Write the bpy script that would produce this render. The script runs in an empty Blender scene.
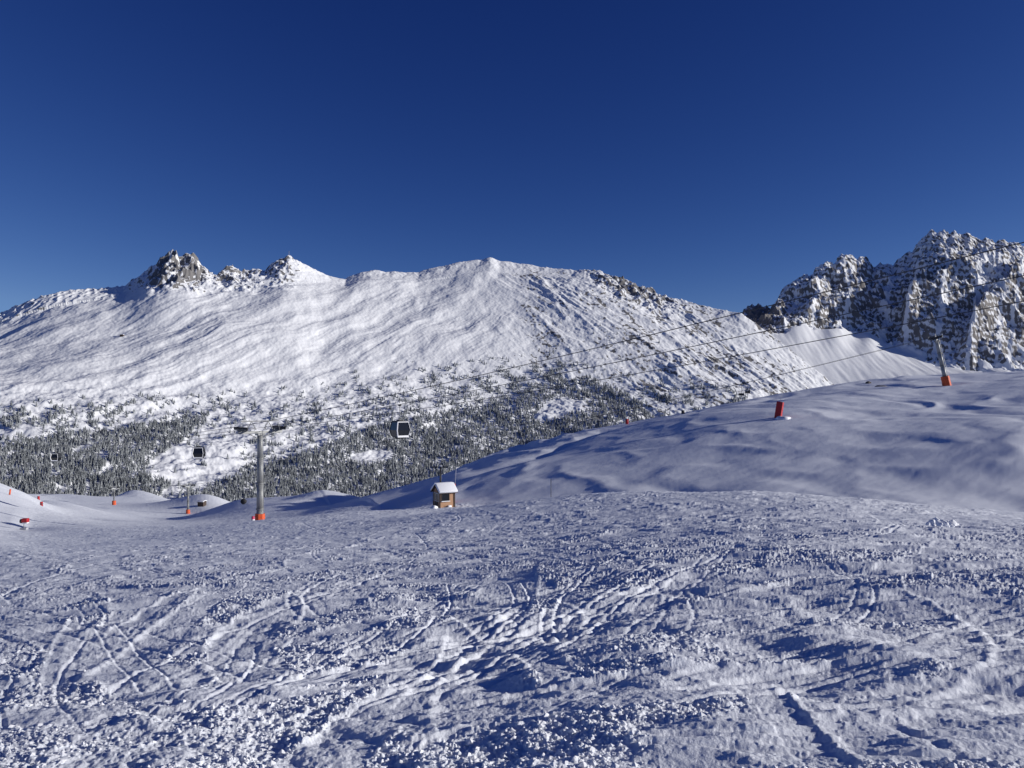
import bpy, bmesh, math, random
import numpy as np
from mathutils import Vector, Matrix

R = math.radians
F, CX, HY, CZ = 773.0, 512.0, 395.0, 1.7       # focal length in px, centre column, horizon row, eye height
rng = np.random.default_rng(7)
random.seed(7)
COL = bpy.context.scene.collection

# ------------------------------------------------------------------ helpers
def P(px, py, d):
    return Vector(((px-CX)/F*d, d, CZ+(HY-py)/F*d))

def tag(o, label=None, cat=None, group=None, kind=None):
    if label: o['label'] = label
    if cat: o['category'] = cat
    if group: o['group'] = group
    if kind: o['kind'] = kind
    return o

_pr = np.random.default_rng(99)
_PERM = _pr.permutation(4096).astype(np.int32)
_ang = _pr.uniform(0, 2*math.pi, 4096); _GX = np.cos(_ang).astype(np.float32); _GY = np.sin(_ang).astype(np.float32)
_RND = _pr.random((3, 4096)).astype(np.float32)
def perlin(x, y, seed=0):
    ix = np.floor(x); iy = np.floor(y)
    fx = (x-ix).astype(np.float32); fy = (y-iy).astype(np.float32)
    ix = ix.astype(np.int32); iy = iy.astype(np.int32)+(seed*1471+77)
    u = fx*fx*fx*(fx*(fx*6-15)+10); v = fy*fy*fy*(fy*(fy*6-15)+10)
    r0 = _PERM[iy & 4095]; r1 = _PERM[(iy+1) & 4095]
    def g(r_, dx, dy):
        k = _PERM[(ix+dx+r_) & 4095]
        return _GX[k]*(fx-dx)+_GY[k]*(fy-dy)
    a = g(r0,0,0); b = g(r0,1,0); c = g(r1,0,1); d = g(r1,1,1)
    a += (b-a)*u; c += (d-c)*u; a += (c-a)*v
    return a

def fbm(x, y, seed, octv=4, gain=.5, lac=2.03):
    s = np.zeros_like(x); a = 1.0; f = 1.0
    for i in range(octv):
        s += a*perlin(x*f+i*13.7, y*f-i*7.1, seed+i); a *= gain; f *= lac
    return s

def ridged(x, y, seed, octv=4, gain=.5, lac=2.1):
    s = np.zeros_like(x); a = 1.0; f = 1.0; w = 1.0
    for i in range(octv):
        n = 1-np.abs(perlin(x*f+i*3.3, y*f+i*9.2, seed+i))*2
        n = n*n*w
        s += a*n; w = np.clip(n*1.5, 0, 1); a *= gain; f *= lac
    return s

def cells(x, y, seed, rmin=.25, rmax=.5, prob=1.0):
    """rounded lumps, one per grid cell: height 0..1"""
    x = x.astype(np.float32); y = y.astype(np.float32)
    ix = np.floor(x); iy = np.floor(y); fx = x-ix; fy = y-iy
    ix = ix.astype(np.int32); iy = iy.astype(np.int32)+seed*911
    out = np.zeros_like(x)
    for dy in (-1,0,1):
        pr = _PERM[(iy+dy) & 4095]
        for dx in (-1,0,1):
            k = _PERM[(ix+dx+pr) & 4095]
            c = _RND[2][k]; r = rmin+(rmax-rmin)*c*c
            d2 = ((fx-dx-_RND[0][k])**2+(fy-dy-_RND[1][k])**2)/(r*r)
            t_ = np.maximum(1-d2, 0); hh = .5*(t_+np.sqrt(t_))*r/rmax
            hh[c > prob] = 0
            np.maximum(out, hh, out=out)
    return out

def sstep(a, b, x):
    t = np.clip((x-a)/(b-a), 0, 1); return t*t*(3-2*t)

def grid_mesh(name, X, Y, Z, mat, attrs=None, smooth=True, close=False):
    n, m = X.shape
    co = np.stack([X, Y, Z], -1).reshape(-1, 3).astype(np.float32)
    idx = np.arange(n*m).reshape(n, m)
    if close:
        nx = np.roll(idx, -1, axis=1)
        q = np.stack([idx[:-1], nx[:-1], nx[1:], idx[1:]], -1).reshape(-1, 4)
    else:
        q = np.stack([idx[:-1,:-1], idx[:-1,1:], idx[1:,1:], idx[1:,:-1]], -1).reshape(-1, 4)
    return raw_mesh(name, co, q, mat, attrs, smooth)

def raw_mesh(name, co, q, mat, attrs=None, smooth=True):
    k = q.shape[1]
    me = bpy.data.meshes.new(name)
    me.vertices.add(len(co)); me.vertices.foreach_set('co', co.astype(np.float32).ravel())
    me.loops.add(q.size); me.loops.foreach_set('vertex_index', q.astype(np.int32).ravel())
    me.polygons.add(len(q))
    me.polygons.foreach_set('loop_start', np.arange(0, q.size, k, dtype=np.int32))
    me.polygons.foreach_set('use_smooth', np.full(len(q), smooth))
    me.update(calc_edges=True)
    for an, arr in (attrs or {}).items():
        at = me.attributes.new(an, 'FLOAT', 'POINT'); at.data.foreach_set('value', arr.astype(np.float32).ravel())
    me.materials.append(mat)
    o = bpy.data.objects.new(name, me); COL.objects.link(o)
    return o

# ------------------------------------------------------------------ materials
def newmat(name):
    m = bpy.data.materials.new(name); m.use_nodes = True
    return m, m.node_tree, m.node_tree.nodes['Principled BSDF']

def simple(name, col, rough=.6, metal=0., var=.25, scale=3., spec=None):
    m, nt, b = newmat(name)
    n = nt.nodes.new('ShaderNodeTexNoise'); n.inputs['Scale'].default_value = scale; n.inputs['Detail'].default_value = 5
    tc = nt.nodes.new('ShaderNodeTexCoord'); nt.links.new(tc.outputs['Object'], n.inputs['Vector'])
    mx = nt.nodes.new('ShaderNodeMix'); mx.data_type = 'RGBA'
    mx.inputs[6].default_value = (*[c*(1-var) for c in col], 1); mx.inputs[7].default_value = (*[min(1, c*(1+var)) for c in col], 1)
    nt.links.new(n.outputs['Fac'], mx.inputs[0]); nt.links.new(mx.outputs[2], b.inputs['Base Color'])
    b.inputs['Roughness'].default_value = rough; b.inputs['Metallic'].default_value = metal
    return m

SNOWC = (.80, .835, .90)
def snow_mat(name, bump=.0, scale=20., dist=.02, col=SNOWC):
    m, nt, b = newmat(name)
    b.inputs['Base Color'].default_value = (*col, 1); b.inputs['Roughness'].default_value = .7
    b.inputs['Specular IOR Level'].default_value = .25
    if bump:
        tc = nt.nodes.new('ShaderNodeTexCoord')
        n = nt.nodes.new('ShaderNodeTexNoise'); n.inputs['Scale'].default_value = scale; n.inputs['Detail'].default_value = 6
        n.inputs['Roughness'].default_value = .65
        bp = nt.nodes.new('ShaderNodeBump'); bp.inputs['Strength'].default_value = bump; bp.inputs['Distance'].default_value = dist
        nt.links.new(tc.outputs['Object'], n.inputs['Vector']); nt.links.new(n.outputs['Fac'], bp.inputs['Height'])
        nt.links.new(bp.outputs['Normal'], b.inputs['Normal'])
    return m

def mountain_mat(name, rockcol, rockcol2, nscale):
    m, nt, b = newmat(name); L = nt.links.new
    tc = nt.nodes.new('ShaderNodeTexCoord')
    at = nt.nodes.new('ShaderNodeAttribute'); at.attribute_name = 'rock'
    n = nt.nodes.new('ShaderNodeTexNoise'); n.inputs['Scale'].default_value = nscale; n.inputs['Detail'].default_value = 8
    n.inputs['Roughness'].default_value = .7
    L(tc.outputs['Object'], n.inputs['Vector'])
    rc = nt.nodes.new('ShaderNodeMix'); rc.data_type = 'RGBA'
    rc.inputs[6].default_value = (*rockcol, 1); rc.inputs[7].default_value = (*rockcol2, 1)
    n2 = nt.nodes.new('ShaderNodeTexNoise'); n2.inputs['Scale'].default_value = nscale*.22; n2.inputs['Detail'].default_value = 5
    L(tc.outputs['Object'], n2.inputs['Vector']); L(n2.outputs['Fac'], rc.inputs[0])
    # rock shows where rock attribute beats fine noise
    a = nt.nodes.new('ShaderNodeMath'); a.operation = 'ADD'; L(at.outputs['Fac'], a.inputs[0]); L(n.outputs['Fac'], a.inputs[1])
    mr = nt.nodes.new('ShaderNodeMapRange'); mr.inputs['From Min'].default_value = .95; mr.inputs['From Max'].default_value = 1.06
    L(a.outputs[0], mr.inputs['Value'])
    mx = nt.nodes.new('ShaderNodeMix'); mx.data_type = 'RGBA'
    mx.inputs[6].default_value = (.85, .87, .90, 1); L(rc.outputs[2], mx.inputs[7]); L(mr.outputs[0], mx.inputs[0])
    L(mx.outputs[2], b.inputs['Base Color'])
    b.inputs['Roughness'].default_value = .8; b.inputs['Specular IOR Level'].default_value = .2
    bp = nt.nodes.new('ShaderNodeBump'); bp.inputs['Strength'].default_value = .6; bp.inputs['Distance'].default_value = 1.2
    L(n.outputs['Fac'], bp.inputs['Height']); L(bp.outputs['Normal'], b.inputs['Normal'])
    return m

M_snow = snow_mat('snow_near', .7, 34., .016)
M_bank = M_snow
M_clod = snow_mat('snow_clod', .4, 60., .01, (.86,.88,.92))
M_mtn = mountain_mat('mountain_snow_rock', (.125,.125,.13), (.25,.24,.235), .06)
M_peak = mountain_mat('peak_snow_rock', (.12,.118,.12), (.26,.24,.225), .05)

m, nt, b = newmat('frosted_conifer'); M_tree = m
tc = nt.nodes.new('ShaderNodeTexCoord')
n = nt.nodes.new('ShaderNodeTexNoise'); n.inputs['Scale'].default_value = .9; n.inputs['Detail'].default_value = 3
nt.links.new(tc.outputs['Object'], n.inputs['Vector'])
ge = nt.nodes.new('ShaderNodeNewGeometry'); sx = nt.nodes.new('ShaderNodeSeparateXYZ'); nt.links.new(ge.outputs['Normal'], sx.inputs[0])
ma = nt.nodes.new('ShaderNodeMath'); ma.operation = 'MULTIPLY_ADD'; ma.inputs[1].default_value = .55
nt.links.new(sx.outputs['Z'], ma.inputs[0]); nt.links.new(n.outputs['Fac'], ma.inputs[2])
mr = nt.nodes.new('ShaderNodeMapRange'); mr.inputs['From Min'].default_value = .50; mr.inputs['From Max'].default_value = .92
mr.inputs['To Min'].default_value = .0; mr.inputs['To Max'].default_value = .8
nt.links.new(ma.outputs[0], mr.inputs['Value'])
mx = nt.nodes.new('ShaderNodeMix'); mx.data_type = 'RGBA'
mx.inputs[6].default_value = (.045,.052,.055,1); mx.inputs[7].default_value = (.62,.66,.70,1)
nt.links.new(mr.outputs[0], mx.inputs[0]); nt.links.new(mx.outputs[2], b.inputs['Base Color'])
b.inputs['Roughness'].default_value = .85; b.inputs['Specular IOR Level'].default_value = .1

M_steel = simple('galvanised_steel', (.30,.31,.31), .55, .35, .3, 1.5)
M_dark = simple('dark_steel', (.035,.037,.042), .5, .3, .3, 4)
M_rubber = simple('black_rubber', (.02,.02,.022), .7, 0, .3, 6)
M_orange = simple('orange_padding', (.62,.10,.03), .7, 0, .2, 3)
M_red = simple('red_padding', (.40,.012,.02), .6, 0, .2, 3)
M_pink = simple('pink_red_padding', (.6,.06,.14), .6, 0, .2, 3)
M_white = simple('white_enamel', (.80,.81,.83), .4, 0, .06, 3)
M_rope = simple('steel_rope', (.05,.05,.055), .6, .2, .2, 30)
M_grey = simple('grey_pole', (.42,.43,.46), .5, .1, .15, 2)
M_rockobj = simple('bare_rock', (.12,.10,.09), .9, 0, .4, 2)
m, nt, b = newmat('tinted_glass'); M_glass = m
b.inputs['Base Color'].default_value = (.012,.014,.02,1); b.inputs['Roughness'].default_value = .12
# timber boards
def timber(name, c1, c2):
    m, nt, b = newmat(name); L = nt.links.new
    tc = nt.nodes.new('ShaderNodeTexCoord')
    w = nt.nodes.new('ShaderNodeTexWave'); w.bands_direction = 'Z'; w.inputs['Scale'].default_value = 2.4; w.inputs['Distortion'].default_value = .6
    n = nt.nodes.new('ShaderNodeTexNoise'); n.inputs['Scale'].default_value = 6; n.inputs['Detail'].default_value = 6
    L(tc.outputs['Object'], w.inputs['Vector']); L(tc.outputs['Object'], n.inputs['Vector'])
    mm = nt.nodes.new('ShaderNodeMath'); mm.operation = 'MULTIPLY'; L(w.outputs['Fac'], mm.inputs[0]); L(n.outputs['Fac'], mm.inputs[1])
    mx = nt.nodes.new('ShaderNodeMix'); mx.data_type = 'RGBA'; mx.inputs[6].default_value = (*c1,1); mx.inputs[7].default_value = (*c2,1)
    L(mm.outputs[0], mx.inputs[0]); L(mx.outputs[2], b.inputs['Base Color']); b.inputs['Roughness'].default_value = .8
    return m
M_timber = timber('tan_timber', (.34,.19,.11), (.70,.44,.27))
M_timberd = timber('dark_timber', (.05,.035,.03), (.12,.08,.06))

# ------------------------------------------------------------------ NEAR TERRAIN
def s_of(py, d): return (py-HY)/F - CZ/d
cp = []
for d in (1.2, 3, 8, 20, 40):
    for px, s in ((-300,.170),(0,.159),(200,.152),(512,.132),(700,.110),(850,.101),(1024,.098 if d < 15 else (.108 if d < 30 else .12)),(1300,.10)):
        cp.append((px, d, s))
pts = [  # px, d, row
 (1024,56,513),(1024,72,518),(1024,82,490),(1024,94,452),(1024,114,425),(1024,170,392),(1024,262,371),(1024,340,384),(1024,480,470),
 (1300,56,515),(1300,74,518),(1300,92,450),(1300,130,410),(1300,200,370),(1300,280,352),(1300,400,385),
 (900,58,504),(900,72,512),(900,86,490),(900,99,460),(900,130,424),(900,180,400),(900,250,377),(900,310,390),(947,206,386),
 (768,62,495),(768,75,512),(768,91,490),(768,105,466),(768,124,440),(779,146,418),(768,198,404),(768,236,397),(768,310,414),(768,450,480),
 (640,76,496),(640,88,511),(640,100,488),(640,120,463),(640,150,441),(640,205,422),(640,290,437),
 (550,86,500),(550,96,508),(550,105,493),(550,125,472),(550,165,453),(550,230,440),(550,320,458),
 (495,92,506),(495,102,505),(495,115,490),(495,140,471),(495,190,456),(495,250,462),(495,340,482),
 (445,82,512),(445,92,509),(445,100,507),(445,115,498),(445,135,487),(445,172,476),(445,220,485),(445,320,505),
 (390,96,510),(390,115,512),(390,132,503),(390,165,489),(390,215,499),(390,310,516),
 (345,100,512),(345,130,510),(345,165,502),(345,225,510),(320,262,490),(330,330,508),
 (290,110,518),(290,160,514),(290,220,503),(290,262,499),(290,340,512),
 (260,123,525),(250,180,515),(245,260,503),(245,320,499),(250,400,515),
 (188,120,526),(188,160,523),(188,200,521),(188,250,519),(188,290,517.5),(188,386,514),(188,330,516),(205,425,494),(200,500,508),
 (113,123,526),(113,200,520),(113,300,514),(113,370,510),(113,440,505),(113,540,497),(113,620,508),
 (150,480,503),(150,540,496),(150,620,508),
 (60,100,528),(60,200,517),(60,350,506),(60,480,498),(60,560,506),
 (25,100,531),(25,60,545),(0,100,528),(0,140,508),(0,180,487),(25,190,497),(25,220,494),(0,260,497),(30,300,505),(45,300,500),
 (-80,60,530),(-80,100,505),(-80,180,462),(-80,260,470),(-300,60,520),(-300,120,440),(-300,250,430),(-300,400,470),
]
cp += [(a, d, s_of(y, d)) for a, d, y in pts]
for px in range(-300, 1301, 200):
    cp.append((px, 760, .36)); cp.append((px, 620, s_of(560 if px < 250 else 580, 620)))
cp = np.array(cp)
def feat(px, d): return np.stack([px/260.0, np.log(d)*1.6], -1)
def tps(r2): return .5*r2*np.log(r2+1e-9)
A0 = feat(cp[:,0], cp[:,1]); nC = len(A0)
K = tps(((A0[:,None]-A0[None])**2).sum(-1)) + np.eye(nC)*.0012
Q = np.hstack([np.ones((nC,1)), A0])
SYS = np.block([[K, Q],[Q.T, np.zeros((3,3))]])
W = np.linalg.solve(SYS, np.concatenate([cp[:,2], np.zeros(3)]))
# coarse table
NTP, NTD = 400, 420
tp = np.linspace(-300, 1300, NTP); td = np.exp(np.linspace(math.log(1.0), math.log(800), NTD))
TP, TD = np.meshgrid(tp, td)
FT = feat(TP.ravel(), TD.ravel())
TS = np.concatenate([tps((c_[:,0:1]-A0[:,0])**2+(c_[:,1:2]-A0[:,1])**2)@W[:nC] + W[nC] + c_@W[nC+1:] for c_ in np.array_split(FT, 12)]).reshape(TP.shape)
def slope_at(px, d):
    u = np.clip((np.clip(px,-300,1300)+300)/1600*(NTP-1), 0, NTP-1.001); v = np.clip(np.log(np.clip(d,1,800))/math.log(800)*(NTD-1), 0, NTD-1.001)
    i = u.astype(int); j = v.astype(int); fu = u-i; fv = v-j
    return (TS[j,i]*(1-fu)+TS[j,i+1]*fu)*(1-fv)+(TS[j+1,i]*(1-fu)+TS[j+1,i+1]*fu)*fv

az_f = np.linspace(R(-37), R(37), 1560)
az_c1 = np.concatenate([np.linspace(R(37), R(66), 150)[1:], np.linspace(R(66), R(294), 50)[1:-1], np.linspace(R(294), R(323), 150)[:-1]])
AZ = np.concatenate([az_f, az_c1])
r = 2.2; rs = [.05, .4, .9, 1.4, 1.9]
while r < 800:
    rs.append(r); r += max(.012, min(r*r/2190, r*.0058)) if r > 4 else .06
RS = np.array(rs)
print('near grid', len(RS), len(AZ))
RR, AA = np.meshgrid(RS, AZ, indexing='ij')
X = (RR*np.sin(AA)).astype(np.float32); Y = (RR*np.cos(AA)).astype(np.float32)
AW = (AA+math.pi) % (2*math.pi)-math.pi
AC = np.clip(AW, R(-46), R(46))
PX = CX+F*np.tan(AC); D = RR*np.cos(AC)
S = slope_at(PX, D)
Z = -S*D
crest_d = np.interp(PX, [-300,250,300,345,390,445,495,550,640,768,900,1024,1300], [540,480,330,170,110,104,98,92,80,66,62,60,60])
left_edge = np.interp(D, [30, 60, 100, 300, 560], [-400, -60, 20, 44, 50])
wob = fbm(X*.12, Y*.12, 3, 3)*4
piste = (1-sstep(0, 1, (D+wob-crest_d)/(crest_d*.05)))*sstep(-12, 12, PX-left_edge)
bank = 1-piste
foot = np.maximum(RR/773, .004)            # size of one picture pixel out there

def band(L):      # fade a feature of wavelength L when too small for the mesh
    return np.clip((L/(RR*.0012+.004)-1.0)/2.0, 0, 1)

H = np.zeros_like(Z)
near_u = np.exp(-RR/9.0)
# broad undulation and choppy heaps
wx = X+fbm(X*.35, Y*.35, 11, 3)*.9; wy = Y+fbm(X*.35+9, Y*.35, 12, 3)*.9
H += piste*(fbm(X*.09, Y*.09, 21, 2)*.16 + fbm(wx*.30, wy*.36, 22, 2)*.07)
heavy = sstep(-3.2, 1.2, X+ (RR-7)*.05)*(1-sstep(9, 20, RR))         # lumpier by our feet, to the right
heavy = np.clip(heavy*1.0+.25*sstep(30, 6, RR), 0, 1)
H += piste*heavy*(fbm(wx*.36, wy*.50, 23, 2)*.13)
patch = sstep(-.15, .35, fbm(X*.22, Y*.28, 31, 3))*(.45+.55*heavy)+.2
c1 = ridged(wx*.9, wy*1.15, 41, 3)-.8
H += piste*sstep(-2, 8, X+2)*(fbm(wx*.16+Y*.03, wy*.75, 26, 4)*.12)*sstep(3,8,RR)*(1-.5*sstep(40,70,RR))
H += piste*patch*c1*.020*band(.6)

# ---- ski tracks
smooth_m = np.zeros_like(Z); trk = np.zeros_like(Z); crb = np.zeros_like(Z)
def add_track(path, kind, w=.1, dep=.035):
    path = np.array(path)
    MG = .25+w*2.2
    lo = path.min(0)-MG; hi = path.max(0)+MG
    rr = np.hypot(path[:,0], path[:,1]); aa = np.arctan2(path[:,0], path[:,1])
    mg = MG/max(rr.min(), 1.8)
    i0, i1 = np.searchsorted(RS, [rr.min()-MG, rr.max()+MG]); j0, j1 = np.searchsorted(az_f, [aa.min()-mg, aa.max()+mg])
    if i1 <= i0+1 or j1 <= j0+1: return
    # coarse pass: keep only the vertices near the path
    wx_ = X[i0:i1, j0:j1]; wy_ = Y[i0:i1, j0:j1]
    near_ = np.zeros(wx_.shape, bool)
    n = len(path)-1
    cx_ = wx_[::4, ::4]; cy_ = wy_[::4, ::4]; bc = np.full(cx_.shape, 1e9, np.float32)
    for k in range(n):
        a = path[k]; e = path[k+1]-a; l2 = e@e+1e-12
        t = np.clip(((cx_-a[0])*e[0]+(cy_-a[1])*e[1])/l2, 0, 1)
        np.minimum(bc, np.hypot(cx_-a[0]-t*e[0], cy_-a[1]-t*e[1]), out=bc)
    cell_ = rr.max()*.0058*4+.08
    cm = np.repeat(np.repeat(bc < MG+cell_, 4, 0), 4, 1)[:wx_.shape[0], :wx_.shape[1]]
    ii, jj = np.nonzero(cm); sl = (ii+i0, jj+j0)
    if len(ii) == 0: return
    x = X[sl]; y = Y[sl]
    best = np.full(x.shape, 1e9, np.float32); sd = np.zeros_like(x); tt = np.zeros_like(x)
    for k in range(n):
        a = path[k].astype(np.float32); e = (path[k+1]-path[k]).astype(np.float32); l2 = np.float32(e@e+1e-12)
        qx_ = x-a[0]; qy_ = y-a[1]
        t = np.clip((qx_*e[0]+qy_*e[1])/l2, 0, 1)
        dx = qx_-t*e[0]; dy = qy_-t*e[1]; d = np.sqrt(dx*dx+dy*dy)
        mk = d < best
        best[mk] = d[mk]; sd[mk] = np.sign(e[0]*dy[mk]-e[1]*dx[mk]); tt[mk] = (k+t[mk])/n
    s = best*sd
    ends = sstep(0, .12, tt)*sstep(1, .88, tt)
    if kind == 'groove':
        bw = np.maximum(w, foot[sl]*.8)
        trk[sl] += (-dep*np.exp(-(s/bw)**2) + dep*.28*np.exp(-((s-bw*1.8)/(bw*.8))**2))*ends
    elif kind == 'skid':
        m_ = sstep(w*1.15, w*.8, best)*ends
        smooth_m[sl] = np.maximum(smooth_m[sl], m_*.95)
        crb[sl] = np.maximum(crb[sl], np.exp(-((best-w*1.35)/(.10+.25*w))**2)*ends)
        trk[sl] += m_*(np.sin(s*60+fbm(tt*30, s*3, 77, 2)*2.5)*.0007*band(.10)[sl]-.012) + dep*.9*np.exp(-((s-w*1.15)/.05)**2)*ends*(1+1.4*perlin(x*6, y*6, 88))
    elif kind == 'berm':
        trk[sl] += (dep*np.exp(-((s-.0)/.07)**2) - dep*.5*np.exp(-((s+.16)/.12)**2))*ends
def g2(px, py):      # point on the piste under a picture position
    d = np.linspace(3, 130, 4000); s = slope_at(np.full_like(d, px), d); rows = HY+F*(s+CZ/d)
    k = int(np.argmin(np.abs(rows-py))); return (px-CX)/F*d[k], d[k]
def catm(pts, n=10):
    pts = [np.array(p) for p in pts]; pts = [2*pts[0]-pts[1]]+pts+[2*pts[-1]-pts[-2]]; out = []
    for i in range(1, len(pts)-2):
        for k in range(n):
            t = k/n; a,b_,c,d_ = pts[i-1:i+3]
            out.append(.5*((2*b_)+(-a+c)*t+(2*a-5*b_+4*c-d_)*t*t+(-a+3*b_-3*c+d_)*t**3))
    out.append(pts[-2]); return out
marked = [
 ('berm', .0, .05, [(70,724),(200,708),(330,697),(430,690)]),
 ('skid', .22, .02, [(150,700),(205,672),(245,645),(268,618)]),
 ('groove', .06, .04, [(185,690),(230,655),(262,622)]),
 ('skid', .5, .03, [(20,660),(90,655),(130,635),(145,612),(120,592),(60,590)]),
 ('groove', .05, .016, [(356,512),(354,545),(352,575),(362,600),(380,640)]),
 ('groove', .05, .016, [(363,512),(366,545),(362,575),(372,600),(392,632)]),
 ('skid', .5, .04, [(520,560),(500,600),(470,640),(420,665),(360,680)]),
 ('groove', .07, .05, [(330,680),(380,650),(440,640),(500,625),(530,600)]),
 ('skid', .3, .05, [(300,768),(350,735),(400,700),(450,680),(520,665)]),
 ('skid', .16, .05, [(745,668),(775,700),(800,725),(850,768)]),
 ('groove', .05, .05, [(880,705),(920,725),(960,745),(1010,765)]),
 ('groove', .06, .04, [(270,560),(300,575),(330,568)]),
 ('groove', .08, .05, [(0,610),(60,585),(120,575),(200,580)]),
 ('groove', .08, .05, [(590,535),(640,565),(700,590),(780,600),(860,600)]),
]
for kind, w, dep, pl in marked:
    add_track(catm([g2(*p) for p in pl], 5), kind, w or .1, dep*(.30 if pl[0][1] < 600 else .4))
def sweep(x0, y0, th, ln, curv, kd, w, dep, pair):
    pts_ = []; p = np.array([x0, y0], float); n_ = int(np.clip(ln/.8, 9, 20)); st = ln/n_
    for i in range(n_+1):
        pts_.append(p.copy()); p = p+st*np.array([math.cos(th), math.sin(th)]); th += st*curv*(1-1.2*i/n_)
    add_track(pts_, kd, w, dep)
    if pair:
        nr = np.array([-(pts_[1]-pts_[0])[1], (pts_[1]-pts_[0])[0]]); nr /= np.hypot(*nr)
        add_track([q+nr*pair for q in pts_], kd, w, dep*.8)
for k in range(420):
    cxp = rng.uniform(-80, 1100); row_ = 512+(rng.random()**1.9)*235
    x0, y0 = g2(cxp, row_)
    if y0 < 4.6: continue
    sc_ = .55+y0/22
    th = rng.normal(.12, .16) if cxp > 600 else (rng.normal(.75, .35) if rng.random() < .6 else rng.normal(2.2, .4))
    kd = 'groove' if rng.random() < .68 else 'skid'
    ln = rng.uniform(4, 14)*sc_; curv = rng.normal(0, .10)/sc_
    if kd == 'groove': sweep(x0, y0, th, ln, curv, kd, rng.uniform(.02,.045), rng.uniform(.012,.030), rng.choice([0,.16,.3,.45]))
    else: sweep(x0, y0, th, ln*.9, curv*1.6, kd, rng.uniform(.14,.65)*min(1.6, sc_), rng.uniform(.010,.022), 0)
H += trk*piste*.75
# snow crumbs and clods pushed about
pat = sstep(-.30, .30, fbm(wx*.26, wy*.40, 91, 4)+.36*heavy)*.68+.32           # crumbly areas between smooth ones
pat = np.clip(pat+crb*.6, 0, 1)*(1-.75*smooth_m)
rough = piste*pat
JX = X+fbm(X*14, Y*14, 92, 2)*.030; JY = Y+fbm(X*14+5, Y*14, 93, 2)*.030
cl = np.clip(sstep(-.25, .35, fbm(X*.8, Y*1.0, 51, 4)+.2*heavy)+crb*.6, 0, 1)
H += rough*cl*cells(JX/.10, JY/.10, 61, .2, .6, .65)*(.026+.024*sstep(8,25,RR))*band(.11)
H += rough*(.5+.5*cl)*cells(JX/.048, JY/.048, 62, .2, .6, .95)*(.021+.02*sstep(6,16,RR))*band(.085)
H += rough*cl*cells(JX/.30, JY/.30, 63, .10, .34, .4)*(.050+.045*sstep(10,30,RR))*band(.3)
H += piste*(.25+.75*pat)*(fbm(X*11, Y*11, 64, 3)*.015*band(.08)+fbm(X*5, Y*6, 95, 2)*.012*band(.15))
H += piste*(fbm(X*1.0+wy*.4, Y*1.5, 76, 3)*.055)*(1-.5*sstep(20,60,RR))
H += rough*fbm(X*2.6, Y*2.8, 66, 4)*.033*band(.35)
# further off: coarse chop that the picture still resolves
H += rough*sstep(14, 34, RR)*(ridged(wx*.45, wy*.5, 65, 3)-.7)*.045
H += rough*sstep(14, 34, RR)*cells(X/.6, Y/1.0, 67, .15, .5, .6)*.085
# crest of the piste on the right: thrown-up clods
cr = np.exp(-((D-crest_d*.97)/(crest_d*.05))**2)*sstep(420, 520, PX)
H += cr*(cells(X/.8, Y/.8, 68, .2, .5, .8)*.42*sstep(-.2,.3,fbm(X*.12,Y*.12,79,2)+.1)+fbm(X*.8, Y*.8, 69, 3)*.12)
# smooth wind-shaped bank
bk = bank*sstep(45, 70, RR)
bx = X*.85+Y*.5; by = -X*.5+Y*.85
def dune(u, v, seed):
    t = perlin(u, v, seed); return 1-np.sqrt(t*t+.0025)*2.2
wpx = fbm(X/30, Y/40, 5, 3)*1.1; wpy = fbm(X/30+7, Y/40, 6, 3)*1.1
def crestn(u, v, seed):
    t = np.abs(perlin(u, v, seed)); return 1-np.sqrt(t*t+.006)*2.4
bkl = .65+.35*sstep(600, 760, PX)
H += bk*bkl*(crestn(X/19+wpx, Y/34+wpy, 83)*.50*sstep(60,95,RR) + crestn(X/8+wpx*1.6, Y/15+wpy*1.6, 84)*.10 + fbm(X*.02, Y*.02, 73, 3)*.7*sstep(70,150,RR))
H += bk*(fbm(bx*.22, by*.6, 74, 3)*.05)
# a trough behind the first crest of the bank, and lower tracks on the slope above it
dv = np.interp(PX, [700,780,860,940,1040,1300], [205,212,222,240,252,260])
H -= sstep(740, 800, PX)*np.exp(-((D-dv)/14)**2)*.6*bank
# small windblown hummocks on the upper-left of the bank
hum = sstep(640, 520, PX)*sstep(380, 420, PX)*sstep(150, 230, D)*bank
H += hum*(ridged(X*.05, Y*.05, 75, 3)-.8)*1.6
dc = np.interp(PX, [360,400,480,540,600,660], [118,124,142,160,192,205])
H -= sstep(340, 400, PX)*sstep(680, 600, PX)*np.exp(-((D-dc)/7)**2)*.6*bank
H *= sstep(1.0, 3.0, RR)
Z = Z+H
GZ = Z

def ground_z(x, y):
    r_ = math.hypot(x, y); a = math.atan2(x, y)
    i = int(np.clip(np.searchsorted(RS, r_)-1, 0, len(RS)-2)); j = int(np.clip(np.searchsorted(az_f, a)-1, 0, len(az_f)-2))
    fr = (r_-RS[i])/(RS[i+1]-RS[i]); fa = np.clip((a-az_f[j])/(az_f[j+1]-az_f[j]), 0, 1)
    return float((GZ[i,j]*(1-fa)+GZ[i,j+1]*fa)*(1-fr)+(GZ[i+1,j]*(1-fa)+GZ[i+1,j+1]*fa)*fr)
def G(px, d, sink=0.0):
    x = (px-CX)/F*d; return Vector((x, d, ground_z(x, d)-sink))
near = grid_mesh('snow_ground', X, Y, Z, M_snow, close=True)
tag(near, kind='structure')
for px_, d_ in ((260,123),(188,386),(947,206),(779,115),(445,99),(113,470),(25,100),(440,300)):
    p = G(px_, d_); print('ground', px_, d_, 'row', round(HY-(p.z-CZ)/p.y*F, 1))

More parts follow.
